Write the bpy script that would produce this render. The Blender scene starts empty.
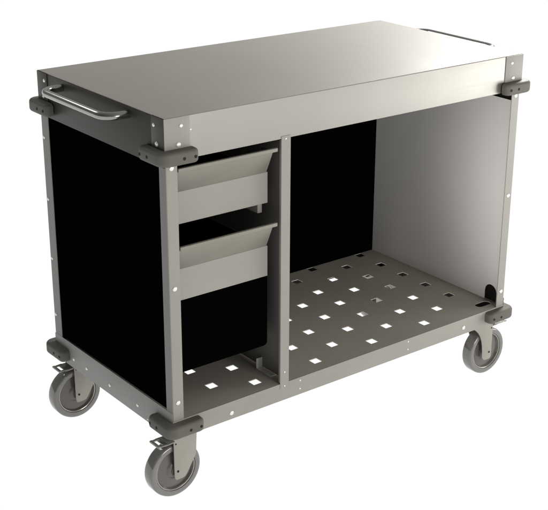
import bpy, bmesh, math, random
from mathutils import Vector, Matrix
random.seed(3)
scene = bpy.context.scene
COL = scene.collection

# ------------------------------------------------------------------ dimensions (metres, z = 0 is the shelf top)
W, D = 1.100, 0.5555
ZT, ZA, ZS = 0.7128, 0.6177, -0.0463      # worktop, bottom of front apron, bottom of shelf skirt
ZL = 0.6042                               # bottom of end aprons
G = 0.2216                                # shelf height above the ground

# ------------------------------------------------------------------ materials
def mat(name, base, rough=0.5, metal=0.0, spec=0.5, grain=0.0, axis='X', var=0.0, coat=0.0, aniso=0.0, bump=0.0):
    m = bpy.data.materials.new(name); m.use_nodes = True
    nt = m.node_tree; n = nt.nodes; l = nt.links
    b = n['Principled BSDF']
    b.inputs['Base Color'].default_value = (*base, 1)
    b.inputs['Roughness'].default_value = rough
    b.inputs['Metallic'].default_value = metal
    b.inputs['Specular IOR Level'].default_value = spec
    b.inputs['Coat Weight'].default_value = coat
    if aniso: b.inputs['Anisotropic'].default_value = aniso
    if grain or var or bump:
        tc = n.new('ShaderNodeTexCoord')
        if grain:                                            # fine brushing lines
            mp = n.new('ShaderNodeMapping')
            s = {'X': (6, 900, 900), 'Y': (900, 6, 900), 'Z': (900, 900, 6)}[axis]
            mp.inputs['Scale'].default_value = s
            nz = n.new('ShaderNodeTexNoise'); nz.inputs['Scale'].default_value = 1.0; nz.inputs['Detail'].default_value = 3
            l.new(tc.outputs['Object'], mp.inputs['Vector']); l.new(mp.outputs['Vector'], nz.inputs['Vector'])
            mr = n.new('ShaderNodeMapRange')
            mr.inputs['From Min'].default_value = .3; mr.inputs['From Max'].default_value = .7
            mr.inputs['To Min'].default_value = rough - grain; mr.inputs['To Max'].default_value = rough + grain
            l.new(nz.outputs['Fac'], mr.inputs['Value']); l.new(mr.outputs['Result'], b.inputs['Roughness'])
        if var:                                              # broad faint tone variation
            nv = n.new('ShaderNodeTexNoise'); nv.inputs['Scale'].default_value = 9; nv.inputs['Detail'].default_value = 5
            l.new(tc.outputs['Object'], nv.inputs['Vector'])
            cr = n.new('ShaderNodeValToRGB')
            cr.color_ramp.elements[0].position = .3; cr.color_ramp.elements[1].position = .7
            cr.color_ramp.elements[0].color = (*[c * (1 - var) for c in base], 1)
            cr.color_ramp.elements[1].color = (*[c * (1 + var) for c in base], 1)
            l.new(nv.outputs['Fac'], cr.inputs['Fac']); l.new(cr.outputs['Color'], b.inputs['Base Color'])
        if bump:
            nb = n.new('ShaderNodeTexNoise'); nb.inputs['Scale'].default_value = 260; nb.inputs['Detail'].default_value = 4
            l.new(tc.outputs['Object'], nb.inputs['Vector'])
            bp = n.new('ShaderNodeBump'); bp.inputs['Strength'].default_value = bump; bp.inputs['Distance'].default_value = .001
            l.new(nb.outputs['Fac'], bp.inputs['Height']); l.new(bp.outputs['Normal'], b.inputs['Normal'])
    return m

M = dict(
    top=mat('brushed_steel_top', (.27, .259, .236), .62, .35, grain=.03, axis='X', var=.015),
    apron=mat('brushed_steel_apron', (.31, .300, .276), .42, 1.0, grain=.03, axis='X', var=.012),
    end=mat('brushed_steel_dark_reflection', (.043, .040, .034), .45, .25, .25, grain=.04, axis='Y', var=.04),  # same steel as the worktop; dark reflected surroundings put into the base colour
    cap_side=mat('corner_cap_shaded_steel', (.075, .070, .060), .45, .6, .3, var=.04),  # shaded copy of the cap steel: end-facing side darkened in colour
    steel=mat('satin_steel', (.285, .273, .240), .55, .1, grain=.04, axis='X', var=.025),
    frame=mat('frame_steel', (.278, .267, .236), .55, .1, grain=.04, axis='Z', var=.025),
    side=mat('skirt_side_steel', (.27, .267, .257), .55, .1, var=.03),
    shelf=mat('shelf_steel', (.43, .40, .345), .6, .1, grain=.03, axis='X', var=.03),
    panel=mat('panel_steel', (.80, .78, .755), .55, .05, grain=.03, axis='Z', var=.015),
    black=mat('black_laminate', (.0012, .0012, .0012), .7, 0, 0),
    inner=mat('shade_black', (.006, .006, .005), .8, 0, .05),  # black that paints in shade inside the drawers and under the worktop
    under=mat('shade_dark_underframe', (.012, .0115, .010), .7, 0, .1),  # near-black: shade below the shelf and in the hand hole as colour
    rubber=mat('grey_rubber', (.112, .107, .091), .6, 0, .25, var=.05, bump=.08),
    tyre=mat('grey_tyre', (.155, .149, .138), .10, 0, .9, var=.04),
    hub=mat('grey_wheel_plastic', (.105, .096, .086), .24, 0, .6, var=.04),
    fork=mat('zinc_plated_steel', (.295, .282, .245), .45, .2, var=.05),
    chrome=mat('polished_steel', (.30, .295, .28), .20, 1.0),
    rivet=mat('bright_rivet', (.80, .785, .75), .3, .45, .6),
    hole=mat('dark_recess', (.012, .011, .010), .7, 0, .2),
    flange=mat('frame_steel_shaded', (.20, .197, .187), .55, .1, grain=.04, axis='Z', var=.025),  # shaded copy of frame_steel for the end-facing flanges
    lining=mat('divider_lining_steel', (.22, .21, .19), .6, .1, var=.03),
    rim=mat('polished_rim', (.46, .44, .40), .22, .9),
    brake=mat('brake_steel', (.24, .235, .21), .45, .2, var=.05),
)

# ------------------------------------------------------------------ mesh helpers
def add_box(bm, x0, x1, y0, y1, z0, z1):
    r = bmesh.ops.create_cube(bm, size=1)
    bmesh.ops.scale(bm, vec=(x1 - x0, y1 - y0, z1 - z0), verts=r['verts'])
    bmesh.ops.translate(bm, vec=((x0 + x1) / 2, (y0 + y1) / 2, (z0 + z1) / 2), verts=r['verts'])
    return r['verts']

def add_prism(bm, pts, axis, a, b):
    """pts 2D outline; axis 'x': pts are (y,z); 'y': (x,z); 'z': (x,y); extruded from a to b"""
    def P(p, t):
        return {'x': (t, p[0], p[1]), 'y': (p[0], t, p[1]), 'z': (p[0], p[1], t)}[axis]
    v0 = [bm.verts.new(P(p, a)) for p in pts]; v1 = [bm.verts.new(P(p, b)) for p in pts]
    n = len(pts)
    bm.faces.new(v0); bm.faces.new(v1)
    for i in range(n):
        bm.faces.new((v0[i], v0[(i + 1) % n], v1[(i + 1) % n], v1[i]))

def add_lathe(bm, prof, origin, axis='y', seg=64):
    """prof = [(radius, along axis)]; closed by caps when radius is 0"""
    ox, oy, oz = origin; rings = []
    for r, t in prof:
        if r < 1e-6:
            p = {'y': (ox, oy + t, oz), 'z': (ox, oy, oz + t), 'x': (ox + t, oy, oz)}[axis]
            rings.append([bm.verts.new(p)]); continue
        ring = []
        for k in range(seg):
            a = 2 * math.pi * k / seg; c, s = r * math.cos(a), r * math.sin(a)
            p = {'y': (ox + c, oy + t, oz + s), 'z': (ox + c, oy + s, oz + t), 'x': (ox + t, oy + c, oz + s)}[axis]
            ring.append(bm.verts.new(p))
        rings.append(ring)
    for A, B in zip(rings, rings[1:]):
        for k in range(seg):
            k2 = (k + 1) % seg
            if len(A) == 1 and len(B) == 1: continue
            if len(A) == 1: bm.faces.new((A[0], B[k], B[k2]))
            elif len(B) == 1: bm.faces.new((A[k], A[k2], B[0]))
            else: bm.faces.new((A[k], A[k2], B[k2], B[k]))

def add_tube(bm, path, r, seg=20):
    pts = [Vector(p) for p in path]; rings = []
    up = Vector((0, 0, 1))
    for i, p in enumerate(pts):
        t = (pts[min(i + 1, len(pts) - 1)] - pts[max(i - 1, 0)]).normalized()
        a = t.cross(up).normalized(); b = a.cross(t)
        rings.append([bm.verts.new(p + r * (a * math.cos(2 * math.pi * k / seg) + b * math.sin(2 * math.pi * k / seg))) for k in range(seg)])
    for A, B in zip(rings, rings[1:]):
        for k in range(seg):
            bm.faces.new((A[k], A[(k + 1) % seg], B[(k + 1) % seg], B[k]))
    bm.faces.new(rings[0]); bm.faces.new(rings[-1])

def arc(cx, cy, r, a0, a1, n=8):
    return [(cx + r * math.cos(math.radians(a0 + (a1 - a0) * i / n)), cy + r * math.sin(math.radians(a0 + (a1 - a0) * i / n))) for i in range(n + 1)]

def finish(bm, bevel=0, segs=2, angle=40):
    bmesh.ops.remove_doubles(bm, verts=bm.verts, dist=1e-6)
    bmesh.ops.recalc_face_normals(bm, faces=bm.faces)
    if bevel:
        es = [e for e in bm.edges if len(e.link_faces) == 2 and e.calc_face_angle(0) > math.radians(angle)]
        bmesh.ops.bevel(bm, geom=es, offset=bevel, segments=segs, affect='EDGES', profile=.5, clamp_overlap=True)
    return bm

def obj(name, bm, material, parent=None, loc=None, smooth=35, label=None):
    me = bpy.data.meshes.new(name); bm.to_mesh(me); bm.free()
    me.materials.append(material)
    o = bpy.data.objects.new(name, me); COL.objects.link(o)
    if smooth:
        for p in me.polygons: p.use_smooth = True
        me.set_sharp_from_angle(angle=math.radians(smooth))
    o.parent = parent
    if loc is not None: o.location = loc
    if label: o['label'] = label
    return o

def box_obj(name, dims, material, parent=None, bevel=.0006, **k):
    bm = bmesh.new(); add_box(bm, *dims); finish(bm, bevel)
    return obj(name, bm, material, parent, **k)

def copy_tree(o, parent):
    c = o.copy(); COL.objects.link(c); c.parent = parent
    for ch in [x for x in bpy.data.objects if x.parent == o]: copy_tree(ch, c)
    return c

# ------------------------------------------------------------------ ground: white floor, added glow hides shadows and lights the cart from below
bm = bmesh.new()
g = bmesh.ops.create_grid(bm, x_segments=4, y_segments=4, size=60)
gm = bpy.data.materials.new('glowing_white_floor'); gm.use_nodes = True
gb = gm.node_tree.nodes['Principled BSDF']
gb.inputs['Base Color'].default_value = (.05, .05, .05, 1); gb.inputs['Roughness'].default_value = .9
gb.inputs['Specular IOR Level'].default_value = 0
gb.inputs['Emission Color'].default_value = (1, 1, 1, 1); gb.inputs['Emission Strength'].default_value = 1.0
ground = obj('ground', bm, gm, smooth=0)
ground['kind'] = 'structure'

# ------------------------------------------------------------------ the cart
cart = bpy.data.objects.new('utility_cart', None); COL.objects.link(cart)
cart.location = (W / 2, D / 2, 0); cart.empty_display_size = .2
cart['label'] = 'steel workshop trolley with two drawers, black side panels and perforated bottom shelf on four casters'
cart['category'] = 'utility cart'
BASE = (-W / 2, -D / 2, G)
def part(name, bm, m, **k): return obj(name, bm, m, cart, loc=BASE, **k)

# rivets: one mesh per size, copied
def dome(r, h):
    bm = bmesh.new()
    add_lathe(bm, [(r, 0), (r, h * .25), (r * .86, h * .62), (r * .55, h * .9), (0, h)], (0, 0, 0), 'z', 24)
    finish(bm); me = bpy.data.meshes.new('rivet'); bm.to_mesh(me); bm.free()
    for p in me.polygons: p.use_smooth = True
    me.materials.append(M['rivet']); return me
RIV = {'big': dome(.0058, .0028), 'mid': dome(.0044, .0022), 'small': dome(.0022, .0010)}
ROT = {'-y': (math.pi / 2, 0, 0), '+y': (-math.pi / 2, 0, 0), '-x': (0, -math.pi / 2, 0), '+x': (0, math.pi / 2, 0)}
def rivet(parent, p, face, size='mid'):
    o = bpy.data.objects.new('rivet', RIV[size]); COL.objects.link(o); o.parent = parent
    o.location = p; o.rotation_euler = ROT[face]; return o
bm = bmesh.new(); add_lathe(bm, [(0, 0), (.0036, 0), (.0036, .0004), (.0030, .0006), (0, .0006)], (0, 0, 0), 'z', 20); finish(bm)
SCREW = bpy.data.meshes.new('screw'); bm.to_mesh(SCREW); bm.free(); SCREW.materials.append(M['hole'])
def screw(parent, p, face):
    o = bpy.data.objects.new('screw', SCREW); COL.objects.link(o); o.parent = parent
    o.location = p; o.rotation_euler = ROT[face]; return o

# worktop: folded pan with front and rear aprons
T = .0016
prof = [(0, ZA)] + arc(.0025, ZT - .0025, .0025, 180, 90, 4) + arc(D - .0025, ZT - .0025, .0025, 90, 0, 4) + [(D, ZA)] \
     + [(D - T, ZA), (D - T, ZT - .004), (D - .004, ZT - T), (.004, ZT - T), (T, ZT - .004), (T, ZA)]
bm = bmesh.new(); add_prism(bm, prof, 'x', .0002, W - .0002); finish(bm)
def smudge(m, amt):
    nt = m.node_tree; b = nt.nodes['Principled BSDF']; src = b.inputs['Roughness'].links[0].from_socket
    tc = nt.nodes.new('ShaderNodeTexCoord'); nz = nt.nodes.new('ShaderNodeTexNoise'); nz.inputs['Scale'].default_value = 3.2; nz.inputs['Detail'].default_value = 8; nz.inputs['Roughness'].default_value = .65
    mr = nt.nodes.new('ShaderNodeMapRange'); mr.inputs['From Min'].default_value = .35; mr.inputs['From Max'].default_value = .65; mr.inputs['To Min'].default_value = -amt; mr.inputs['To Max'].default_value = amt
    ad = nt.nodes.new('ShaderNodeMath'); ad.operation = 'ADD'
    nt.links.new(tc.outputs['Object'], nz.inputs['Vector']); nt.links.new(nz.outputs['Fac'], mr.inputs['Value'])
    nt.links.new(src, ad.inputs[0]); nt.links.new(mr.outputs['Result'], ad.inputs[1]); nt.links.new(ad.outputs['Value'], b.inputs['Roughness'])
smudge(M['top'], .035); smudge(M['apron'], .03); smudge(M['panel'], .04)
worktop = part('worktop', bm, M['top'], smooth=50)
worktop.data.materials.append(M['apron'])
for p in worktop.data.polygons:
    if abs(p.normal.y) > .7: p.material_index = 1
bm = bmesh.new(); add_box(bm, .004, W - .004, .004, D - .004, .640, .644); finish(bm)
u = obj('underside_shade_panel', bm, M['inner'], worktop)  # black plate painting in the shade below the worktop

# end aprons
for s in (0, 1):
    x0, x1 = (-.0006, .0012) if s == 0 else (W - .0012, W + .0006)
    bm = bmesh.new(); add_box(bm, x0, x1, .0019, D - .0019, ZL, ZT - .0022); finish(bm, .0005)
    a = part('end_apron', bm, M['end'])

# corner caps: bent plates wrapping the worktop corners
def cap_bm(cx, cy, sx, sy, part_):
    """front plate or side plate"""
    bm = bmesh.new(); t = .0014; o = .0003
    if part_ == 'front':
        a, b = sorted((cx - sx * (o + t), cx + sx * .0630)); c, d = sorted((cy - sy * (o + t), cy - sy * o))
        add_box(bm, a, b, c, d, .612, ZT - .0012)
    else:
        a, b = sorted((cx - sx * (.0009 + t), cx - sx * .0009)); c, d = sorted((cy + sy * .0003, cy + sy * .0475))
        add_box(bm, a, b, c, d, .607, ZT - .0012)
    return finish(bm, .0005)
CORN = [(0, 0, 1, 1), (W, 0, -1, 1), (0, D, 1, -1), (W, D, -1, -1)]
for cx, cy, sx, sy in CORN:
    f = '-y' if sy > 0 else '+y'; sd = '-x' if sx > 0 else '+x'
    c = part('corner_cap', cap_bm(cx, cy, sx, sy, 'front'), M['frame'])
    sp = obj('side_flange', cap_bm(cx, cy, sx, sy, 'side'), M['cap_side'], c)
    yf = cy - sy * .0017; xs = cx - sx * .0023
    rivet(c, (cx + sx * .0405, yf, .6925), f, 'mid'); rivet(c, (cx + sx * .0330, yf, .6524), f, 'big')
    if sy > 0:
        rivet(c, (xs, cy + sy * .0368, .6925), sd, 'mid'); rivet(c, (xs, cy + sy * .0270, .6527), sd, 'big')
    else:
        rivet(c, (xs, cy + sy * .0355, .6932), sd, 'mid'); rivet(c, (xs, cy + sy * .0270, .6527), sd, 'mid')
    if sx > 0: rivet(c, (cx + sx * .0655, cy - sy * .0001, .6800), f, 'small')

# corner posts
def post_bm(cx, cy, sx, sy, fx, fy):
    bm = bmesh.new()
    t = .002; r = .004
    o = [(fx, 0), (r, 0)] + arc(r, r, r, 270, 180, 5) + [(0, fy), (t, fy), (t, r)] + [(r, t), (fx, t)]
    pts = [(cx + sx * p[0], cy + sy * p[1]) for p in o]
    add_prism(bm, pts, 'z', .0006, .6170)
    a, b = sorted((cx + sx * .0045, cx + sx * .020)); c, d = sorted((cy + sy * .0045, cy + sy * .020))
    add_box(bm, a, b, c, d, -.040, -.0026); add_box(bm, a, b, c, d, .6165, .6390)
    return finish(bm, .0004, 1)
for cx, cy, sx, sy in CORN:
    fy = .0255 if sy > 0 else .0366; fx = .0298
    p = part('corner_post', post_bm(cx, cy, sx, sy, fx, fy), M['frame'])
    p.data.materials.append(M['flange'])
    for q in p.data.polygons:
        if abs(q.normal.x) > .7: q.material_index = 1  # end-facing sides take the shade as a darker colour
    f = '-y' if sy > 0 else '+y'; sd = '-x' if sx > 0 else '+x'
    for z in (.6030, .3268, .0455): rivet(p, (cx + sx * .0150, cy, z), f, 'big' if sy > 0 else 'mid')
    if sy < 0:
        for z in (.548, .389, .231, .076): rivet(p, (cx, cy + sy * .0110, z), sd, 'small' if False else 'mid')

# side and rear panels
bm = bmesh.new(); add_box(bm, .0035, .0115, .0265, D - .0380, .0218, ZL - .0004); finish(bm, .0005)
part('side_panel', bm, M['black'], label='black laminate panel closing the drawer end')
bm = bmesh.new(); add_box(bm, .0130, W - .0088, D - .0125, D - .0045, .0004, ZA + .012); finish(bm, .0005)
part('rear_panel', bm, M['black'])
# right panel: inner steel skin with an arched hand hole, dark backing behind it stands in for the shade inside
bm = bmesh.new(); add_box(bm, W - .0085, W - .0065, .0030, D - .0052, .0006, .5850); finish(bm)
rp = part('side_panel', bm, M['panel'], label='brushed steel panel closing the open shelf end')
bm = bmesh.new()
yc, hw = .0435, .0225
add_prism(bm, [(yc - hw, -.02), (yc - hw,   .0270)] + arc(yc,   .0270, hw, 180, 0, 14) + [(yc + hw, -.02)], 'x', W - .02, W); finish(bm)
cut = obj('cutter', bm, M['hole'], None, smooth=0)
cut.parent = cart; cut.location = BASE
def boolean(o, c):
    bpy.context.view_layer.update()
    m = o.modifiers.new('b', 'BOOLEAN'); m.object = c; m.operation = 'DIFFERENCE'; m.solver = 'EXACT'
    dg = bpy.context.evaluated_depsgraph_get()
    me = bpy.data.meshes.new_from_object(o.evaluated_get(dg), depsgraph=dg)
    o.modifiers.clear(); o.data = me
    cm = c.data; bpy.data.objects.remove(c); bpy.data.meshes.remove(cm)
boolean(rp, cut)
bm = bmesh.new(); add_box(bm, W - .0034, W - .0022, .0026, D - .0380, .0006, ZL - .0004); finish(bm)
obj('shade_backing', bm, M['under'], rp)  # dark colour in place of the shade in the hand hole

# divider between the drawers and the open bay
bm = bmesh.new()
add_box(bm, .3080, .3345, -.0011, .0004, -.0125, .6235)
add_box(bm, .3325, .3345, .0004, D - .0140, .0030, .6380)
add_box(bm, .3080, .3092, .0004, .0060, .0030, .6150)
finish(bm, .0004, 1)
dv = part('divider', bm, M['frame'])
bm = bmesh.new(); add_box(bm, .3306, .3322, .0070, D - .0150, .0026, .6370); finish(bm)
obj('divider_lining', bm, M['lining'], dv)
rivet(dv, (.3205, -.0012, .6165), '-y', 'small'); rivet(dv, (.3215, -.0012, -.0075), '-y', 'small'); rivet(dv, (.3215, -.0012, .030), '-y', 'small')
bm = bmesh.new()
add_box(bm, .3120, .3302, .0450, .1020, .0006, .0022); add_box(bm, .3120, .3302, .1000, .1020, .0022, .0290)
finish(bm, .0004, 1); obj('foot_bracket', bm, M['panel'], dv)

# shelf: perforated sheet with folded skirts
HP, HS = .0951, .0248
xs_ = [.1735 + HP * i for i in range(10)]; ys_ = [.0482 * j for j in range(1, 12)]
holes = {(i, j) for i in range(10) for j in range(1, 12) if (i + j) % 2 == 0 and (i, j) != (9, 1)}
bx = [.0016] + [v for x in xs_ for v in (x - HS / 2, x + HS / 2)] + [W - .0016]
by = [.0016] + [v for y in ys_ for v in (y - HS / 2, y + HS / 2)] + [D - .0016]
bm = bmesh.new()
V = [[[bm.verts.new((x, y, z)) for y in by] for x in bx] for z in (0, -.002)]
def ishole(a, b): return a % 2 == 1 and b % 2 == 1 and ((a - 1) // 2, (b - 1) // 2 + 1) in holes
NX, NY = len(bx) - 1, len(by) - 1
for a in range(NX):
    for b in range(NY):
        if ishole(a, b):
            q = [(a, b), (a + 1, b), (a + 1, b + 1), (a, b + 1)]
            for k in range(4):
                (p, r), (s, t) = q[k], q[(k + 1) % 4]
                bm.faces.new((V[0][p][r], V[0][s][t], V[1][s][t], V[1][p][r]))
        else:
            for L in (0, 1): bm.faces.new((V[L][a][b], V[L][a + 1][b], V[L][a + 1][b + 1], V[L][a][b + 1]))
bmesh.ops.recalc_face_normals(bm, faces=bm.faces)
shelf = part('perforated_shelf', bm, M['shelf'], smooth=0)
bm = bmesh.new()
add_prism(bm, arc(1.045, .040, .0125, 90, 270, 10) + arc(1.072, .040, .0125, -90, 90, 10), 'z', -.03, .03); finish(bm)
cut = obj('cutter', bm, M['hole'], None, smooth=0); cut.parent = cart; cut.location = BASE
boolean(shelf, cut)
def skirt(dims, m, nm='skirt'):
    bm = bmesh.new(); add_box(bm, *dims); finish(bm, .0005); return obj(nm, bm, m, shelf)
sf = skirt((.0002, W - .0002, 0, .0015, ZS, .0003), M['steel'])
sb = skirt((.0002, W - .0002, D - .0015, D, ZS, .0003), M['steel'])
sl = skirt((-.0006, .0000, .0002, D - .0002, ZS, .0212), M['side'], 'side_rail')
sr = skirt((W, W + .0006, .0002, D - .0002, ZS, .0212), M['side'], 'side_rail')
bm = bmesh.new()                                         # added dark channels standing in for shade seen through rear and right holes
add_box(bm, .004, W - .004, D - .040, D - .004, ZS + .004, -.0030)
add_box(bm, W - .012, W - .004, .004, D - .042, ZS + .004, -.0030)
finish(bm, .0006); obj('hole_shade_channel', bm, M['under'], shelf)
for cx, cy, sx, sy in CORN:
    bm = bmesh.new()
    a, b = sorted((cx + sx * .014, cx + sx * .105)); c, d = sorted((cy + sy * .006, cy + sy * .098))
    add_box(bm, a, b, c, d, ZS + .006, ZS + .010)
    finish(bm, .0006); obj('mounting_plate', bm, M['under'], shelf)
rivet(shelf, (.1635, 0, -.0298), '-y', 'big'); rivet(shelf, (.9430, 0, -.0262), '-y', 'big')
for x in (.3706, .7350):
    rivet(shelf, (x, 0, -.0085), '-y', 'small'); rivet(shelf, (x, 0, -.0310), '-y', 'small')
for y in (.462, .3954, .2818, .153): rivet(shelf, (-.0006, y, -.0205), '-x', 'mid')
rivet(shelf, (-.0006, .1100, -.0400), '-x', 'small')

# drawers
def drawer(zbot, zfold, ztop):
    x0, x1, yf, dep = .0345, .2925, .0300, .44
    bm = bmesh.new()
    add_box(bm, x0, x1, yf, yf + .0016, zbot, zfold)                        # front
    add_box(bm, x0, x0 + .0014, yf + .0016, yf + dep, zbot, zfold)          # sides
    add_box(bm, x1 - .0014, x1, yf + .0016, yf + dep, zbot, zfold)
    add_box(bm, x0 + .0014, x1 - .0014, yf + .0016, yf + dep, zbot, zbot + .0014)
    add_box(bm, x0 + .0014, x1 - .0014, yf + dep - .0014, yf + dep, zbot + .0014, zfold)
    finish(bm, .0005, 1)
    d = part('drawer', bm, M['steel'])
    t = .0016                                                               # flared lip with rolled edge and end gussets
    bm = bmesh.new()
    yo = .0030
    add_prism(bm, [(yf, zfold + .0002), (yo, ztop - .004), (yo - .004, ztop - .006), (yo - .005, ztop - .002), (yo - .003, ztop),
                   (yo + t + .001, ztop), (yf + t + .002, zfold + .0002)], 'x', x0 - .003, x1 - .004)
    finish(bm, .0004, 1); lip = obj('drawer_lip', bm, M['lip'], d)
    bm = bmesh.new()
    add_prism(bm, [(yf + .002, zfold), (yf + .020, ztop - .010), (yo + .003, ztop - .003), (yo + .004, ztop - .009)], 'x', x1 - .0038, x1 - .0022)
    finish(bm, 0); obj('gusset', bm, M['steel'], lip)
    bm = bmesh.new(); add_box(bm, x0 - .003, x1 + .005, yo - .0052, yo + .0030, ztop - .0085, ztop + .0006); finish(bm, .0018, 3)
    obj('rolled_edge', bm, M['lip'], lip)
    li = bmesh.new()
    add_box(li, x0 + .0016, x1 - .0016, yf + .0020, yf + .0026, zbot + .002, zfold - .0005)
    add_box(li, x0 + .0016, x0 + .0024, yf + .0030, yf + dep - .002, zbot + .002, zfold - .0005)
    add_box(li, x1 - .0024, x1 - .0016, yf + .0030, yf + dep - .002, zbot + .002, zfold - .0005)
    add_box(li, x0 + .0028, x1 - .0028, yf + .0030, yf + dep - .002, zbot + .002, zbot + .003)
    add_box(li, x0 + .0028, x1 - .0028, yf + dep - .003, yf + dep - .002, zbot + .003, zfold - .0005)
    finish(li); obj('drawer_shade_lining', li, M['inner'], d)  # added black sheets in place of shade in the drawer interior
    if zbot > .4:
        bm = bmesh.new(); add_box(bm, .2785, .2910, .0500, .4300, zbot - .0290, zbot - .0008); finish(bm, .0005); obj('runner', bm, M['steel'], d)
    return d
M['lip'] = mat('lip_steel', (.222, .212, .178), .5, .1, grain=.04, axis='X', var=.02)
drawer(.4615, .5360, .5985)
d2 = drawer(.2800, .3560, .4200)
# black box hanging below the drawers, rounded lower corners
bm = bmesh.new()
x0, x1, z0, z1 = .0345, .2925, .1000, .2785
add_prism(bm, arc(x0 + .010, z0 + .010, .010, 270, 180, 5) + [(x0, z1), (x1, z1)] + arc(x1 - .010, z0 + .010, .010, 0, -90, 5), 'y', .0305, .470)
finish(bm, .0006, 1); part('storage_box', bm, M['black'], label='plain black box hanging under the lower drawer')

# handles
def handle(s):
    sx = -1 if s == 0 else 1; xw = -.0006 if s == 0 else W + .0006
    z = .6930 if s == 0 else .6948; ya, yb, out, r, br = .142, .434, .056, .0092, .034
    pts = [(0, ya)]
    pts += [(out - br + br * math.sin(math.radians(a)), ya + br - br * math.cos(math.radians(a))) for a in range(0, 91, 9)]
    pts += [(out - br + br * math.cos(math.radians(a)), yb - br + br * math.sin(math.radians(a))) for a in range(0, 91, 9)]
    pts += [(0, yb)]
    path = [(xw + sx * p[0], p[1], z) for p in pts]
    bm = bmesh.new(); add_tube(bm, path, r, 28); finish(bm)
    h = part('handle', bm, M['chrome'], smooth=60)
handle(0); handle(1)

# corner bumpers
def bumper(cx, cy, sx, sy, z0, z1):
    p, L, g0 = .0248, .0735, (.0027 if z0 > 0 else .0010)
    R = .024
    out = [(L - .012, -p)] if False else []
    out = arc(-p + R, -p + R, R, 270, 180, 8)                       # outer corner
    out += arc(-p + .0135, L - .0135, .0135, 180, 90, 6)               # end of side leg
    out += [(-g0, L), (-g0, -g0), (L, -g0)]
    out += arc(L - .0135, -p + .0135, .0135, 0, -90, 6)                # end of front leg
    pts = [(cx + sx * a, cy + sy * b) for a, b in out]
    bm = bmesh.new(); add_prism(bm, pts, 'z', z0, z1); finish(bm)
    ins = lambda v: abs(v.co.x - (cx - sx * g0)) < 1e-5 or abs(v.co.y - (cy - sy * g0)) < 1e-5
    es = [e for e in bm.edges if e.calc_face_angle(0) > .8 and not (ins(e.verts[0]) and ins(e.verts[1]))]
    bmesh.ops.bevel(bm, geom=es, offset=.0085, segments=5, affect='EDGES', profile=.5, clamp_overlap=True)
    b = part('corner_bumper', bm, M['rubber'], smooth=50)
    f = '-y' if sy > 0 else '+y'; sd = '-x' if sx > 0 else '+x'; zm = (z0 + z1) / 2 - .001
    for t in (.0325, .0610):
        screw(b, (cx + sx * t, cy - sy * p, zm), f); screw(b, (cx - sx * p, cy + sy * t, zm), sd)
for c in CORN:
    bumper(*c, .6125, .6440); bumper(*c, -.0350, -.0025)

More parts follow.
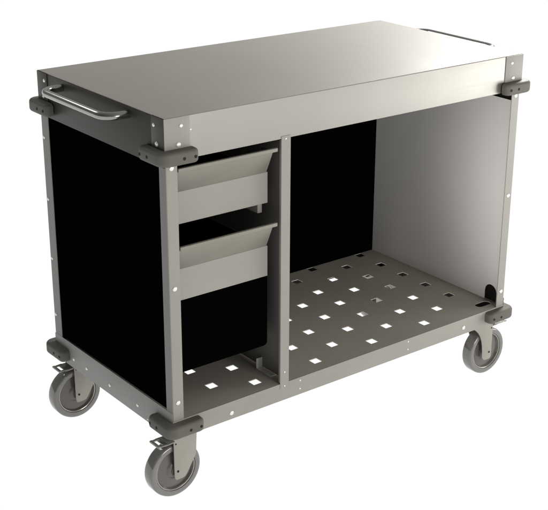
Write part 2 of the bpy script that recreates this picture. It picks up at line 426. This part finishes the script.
# casters
def caster(ax, yw, top_l, top_r, out_dir, curved):
    """ax: axle x; yw: front face of wheel; fork outline spans top_l..top_r; out_dir: side the brake pedal points to"""
    R, w, zc = .0692, .0343, -G + .0692
    s = out_dir                                    # fork leans inward: mirrored by s (-1 pedal to -x)
    def X(d): return ax - s * d                    # d measured inward from the axle
    e = abs((top_r if s < 0 else top_l) - ax)
    o = [(X(-.0095), ZS + .0055), (X(-.0095), zc - .010)] + [(X(-.0095 + .0065 * (1 - math.cos(math.radians(a)))), zc - .010 - .012 * math.sin(math.radians(a))) for a in (30, 60, 90)]
    o += [(X(.012), zc - .022), (X(.020), zc - .020), (X(.026), zc - .013)]
    if curved:
        for t in [i / 10 for i in range(0, 11)]:
            o.append((X(.028 + (e - .028) * t ** 2.3), zc - .006 + (.006 - zc + ZS - .008) * (1 - (1 - t) ** 1.5)))
    else:
        o += [(X(.052), zc + .030), (X(.0535), zc + .060), (X(e), ZS - .012)]
    o += [(X(e), ZS + .0055)]
    bm = bmesh.new()
    add_prism(bm, o, 'y', yw - .0070, yw - .0042); add_prism(bm, o, 'y', yw + w + .0042, yw + w + .0070)
    a, b = sorted((X(-.0085), X(min(e, .060))))
    add_box(bm, a, b, yw - .0042, yw + w + .0042, ZS + .0010, ZS + .0040)
    add_lathe(bm, [(0, 0), (.026, 0), (.026, .005), (0, .005)], ((a + b) / 2, yw + w / 2, ZS + .0012), 'z', 32)
    finish(bm, .0007, 2)
    c = part('caster', bm, M['fork'])
    O = (ax, yw + w / 2, zc); h = w / 2
    bm = bmesh.new()
    ri = R - .0155
    add_lathe(bm, [(ri, -h + .004), (ri + .001, -h + .001), (R - .0060, -h), (R - .0030, -h + .0008), (R - .0009, -h + .0028), (R, -h + .0060),
                   (R, h - .0060), (R - .0009, h - .0028), (R - .0030, h - .0008), (R - .0060, h), (ri + .001, h - .001), (ri, h - .004), (ri, -h + .004)], O, 'y', 96)
    finish(bm); obj('tyre', bm, M['tyre'], c)
    bm = bmesh.new()
    q = .0205
    side = [(ri - .0002, 0), (ri - .0002, h - .0052), (ri - .0035, h - .0052), (ri - .0060, h - .0095), (q + .003, h - .0075), (q, h - .0050), (q - .003, h - .003), (.0130, h - .0022), (.0125, h + .0010), (0, h + .0010)]
    add_lathe(bm, [(r, -t) for r, t in reversed(side)] + side[1:], O, 'y', 72)
    finish(bm); obj('wheel_hub', bm, M['hub'], c)
    bm = bmesh.new()                                # bright rim ring standing between hub and tyre
    for sg in (-1, 1):
        add_lathe(bm, [(ri - .0030, sg * (h - .0075)), (ri - .0022, sg * (h - .0035)), (ri - .0008, sg * (h - .0030)), (ri + .0004, sg * (h - .0040))], O, 'y', 72)
    finish(bm); obj('wheel_rim', bm, M['rim'], c)
    bm = bmesh.new(); add_lathe(bm, [(0, 0), (.0030, 0), (.0026, -.0012), (0, -.0012)], (ax, yw - .0071, zc), 'y', 20); finish(bm)
    obj('axle_bolt', bm, M['hole'], c)
    # brake pedal: pressed loop standing out above the tyre
    bm = bmesh.new(); t = .0028; zz = -.0680
    a0, a1 = -.0020, -.0560                        # from the fork outwards
    y0, y1 = yw - .0150, yw + w - .010
    def bx_(u0, u1, v0, v1, z0, z1):
        p, q_ = sorted((X(u0), X(u1))); add_box(bm, p, q_, v0, v1, z0, z1)
    bx_(-.010, -.031, y0, y1, zz, zz + t)
    bx_(-.031, -.0495, y0, y0 + .006, zz, zz + t); bx_(-.031, -.0495, y1 - .007, y1, zz, zz + t)
    bx_(-.0495, -.0565, y0, y1, zz - .0010, zz + t + .001)
    finish(bm, .0010, 2); obj('brake_pedal', bm, M['brake'], c)
    bm = bmesh.new(); add_lathe(bm, [(0, 0), (.0022, 0), (.0018, -.0008), (0, -.0008)], (X(-.004), yw - .0071, -.078), 'y', 16); finish(bm)
    obj('fork_pin', bm, M['hole'], c)
    # brake strap folded over the tread
    bm = bmesh.new()
    p, q_ = sorted((X(-.0090), X(-.0330))); add_box(bm, p, q_, yw - .0040, yw + w + .0040, -.0765, -.0735); finish(bm, .001, 2)
    obj('brake_shoe', bm, M['brake'], c)
    return c
caster(.0276, .0350, None, .0830, -1, False)
caster(1.0857, .0350, .9880, None, 1, True)
caster(.0331, .5160, None, .0890, -1, False)
caster(1.0857, .4860, .9880, None, 1, True)

# ------------------------------------------------------------------ light: graded surround plus unseen softboxes; front, rear and spot added for effect
w = bpy.data.worlds.new('World'); scene.world = w; w.use_nodes = True
wn = w.node_tree.nodes; wl = w.node_tree.links            # studio surround: dim on the left, bright on the right
bg = wn['Background']; bg.inputs['Strength'].default_value = 1
tc = wn.new('ShaderNodeTexCoord'); sx_ = wn.new('ShaderNodeSeparateXYZ'); wl.new(tc.outputs['Generated'], sx_.inputs['Vector'])
rp_ = wn.new('ShaderNodeValToRGB'); e_ = rp_.color_ramp.elements
mr_ = wn.new('ShaderNodeMapRange'); mr_.inputs['From Min'].default_value = -1; mr_.inputs['From Max'].default_value = 1
wl.new(sx_.outputs['X'], mr_.inputs['Value']); wl.new(mr_.outputs['Result'], rp_.inputs['Fac']); wl.new(rp_.outputs['Color'], bg.inputs['Color'])
e_[0].position = 0; e_[0].color = (.10, .098, .094, 1); e_[1].position = 1; e_[1].color = (.60, .595, .58, 1)

def softbox(name, loc, target, sx, sy, power, col=(1, .985, .965)):
    L = bpy.data.lights.new(name, 'AREA'); L.shape = 'RECTANGLE'; L.size = sx; L.size_y = sy; L.energy = power; L.color = col
    o = bpy.data.objects.new(name, L); COL.objects.link(o); o.location = loc
    o.rotation_euler = (Vector(target) - Vector(loc)).to_track_quat('-Z', 'Y').to_euler()
    return o
softbox('softbox_right', (2.85, -1.15, .55), (.9, .1, .75), 1.2, .9, 24)
softbox('softbox_back', (2.15, .72, 1.75), (.75, .3, .9), .6, .6, 60)
softbox('added_fill_front', (.6, -4.2, 1.25), (.5, .2, .5), 1.6, 1.2, 75)  # added fill lifting the front faces and the shelf
softbox('added_highlight_rear', (-.35, 2.4, 2.5), (0, .3, .9), .65, .6, 8)  # added to draw the highlight stripe along the left handle
sp = bpy.data.lights.new('added_panel_spot', 'SPOT'); sp.energy = 185; sp.spot_size = math.radians(26); sp.spot_blend = 1; sp.shadow_soft_size = .12; sp.color = (1, .97, .94)
so = bpy.data.objects.new('added_panel_spot', sp); COL.objects.link(so); so.location = (-1.3, -1.05, .45)
so.rotation_euler = (Vector((1.1, -.33, .57)) - so.location).to_track_quat('-Z', 'Y').to_euler()  # added unseen spot, makes the front-to-rear gradient on the right inner panel

# ------------------------------------------------------------------ camera
cam = bpy.data.cameras.new('camera'); co = bpy.data.objects.new('camera', cam); COL.objects.link(co)
f_px, px, py = 1235.1513, 311.1882, 255.8773
yaw, pit, roll = .687, .3748, .0151
C = Vector((-1.33379601, -2.11357045, 1.38922543 + G))
fw = Vector((math.sin(yaw) * math.cos(pit), math.cos(yaw) * math.cos(pit), -math.sin(pit)))
r = fw.cross(Vector((0, 0, 1))).normalized(); up = r.cross(fw)
cr_, sr_ = math.cos(roll), math.sin(roll)
r, up = cr_ * r + sr_ * up, -sr_ * r + cr_ * up
mw = Matrix((r, up, -fw)).transposed().to_4x4(); mw.translation = C
co.matrix_world = mw
cam.sensor_fit = 'HORIZONTAL'; cam.sensor_width = 36; cam.lens = f_px * 36 / 548
cam.shift_x = -(px - 274) / 548; cam.shift_y = (py - 255) / 548
cam.clip_start = .05; cam.clip_end = 300
scene.camera = co
scene.render.resolution_x, scene.render.resolution_y = 1024, 953
scene.view_settings.view_transform = 'Standard'; scene.view_settings.look = 'None'
scene.view_settings.exposure = 0; scene.view_settings.gamma = 1
scene.render.engine = 'CYCLES'
scene.cycles.use_denoising = True
scene.cycles.max_bounces = 8
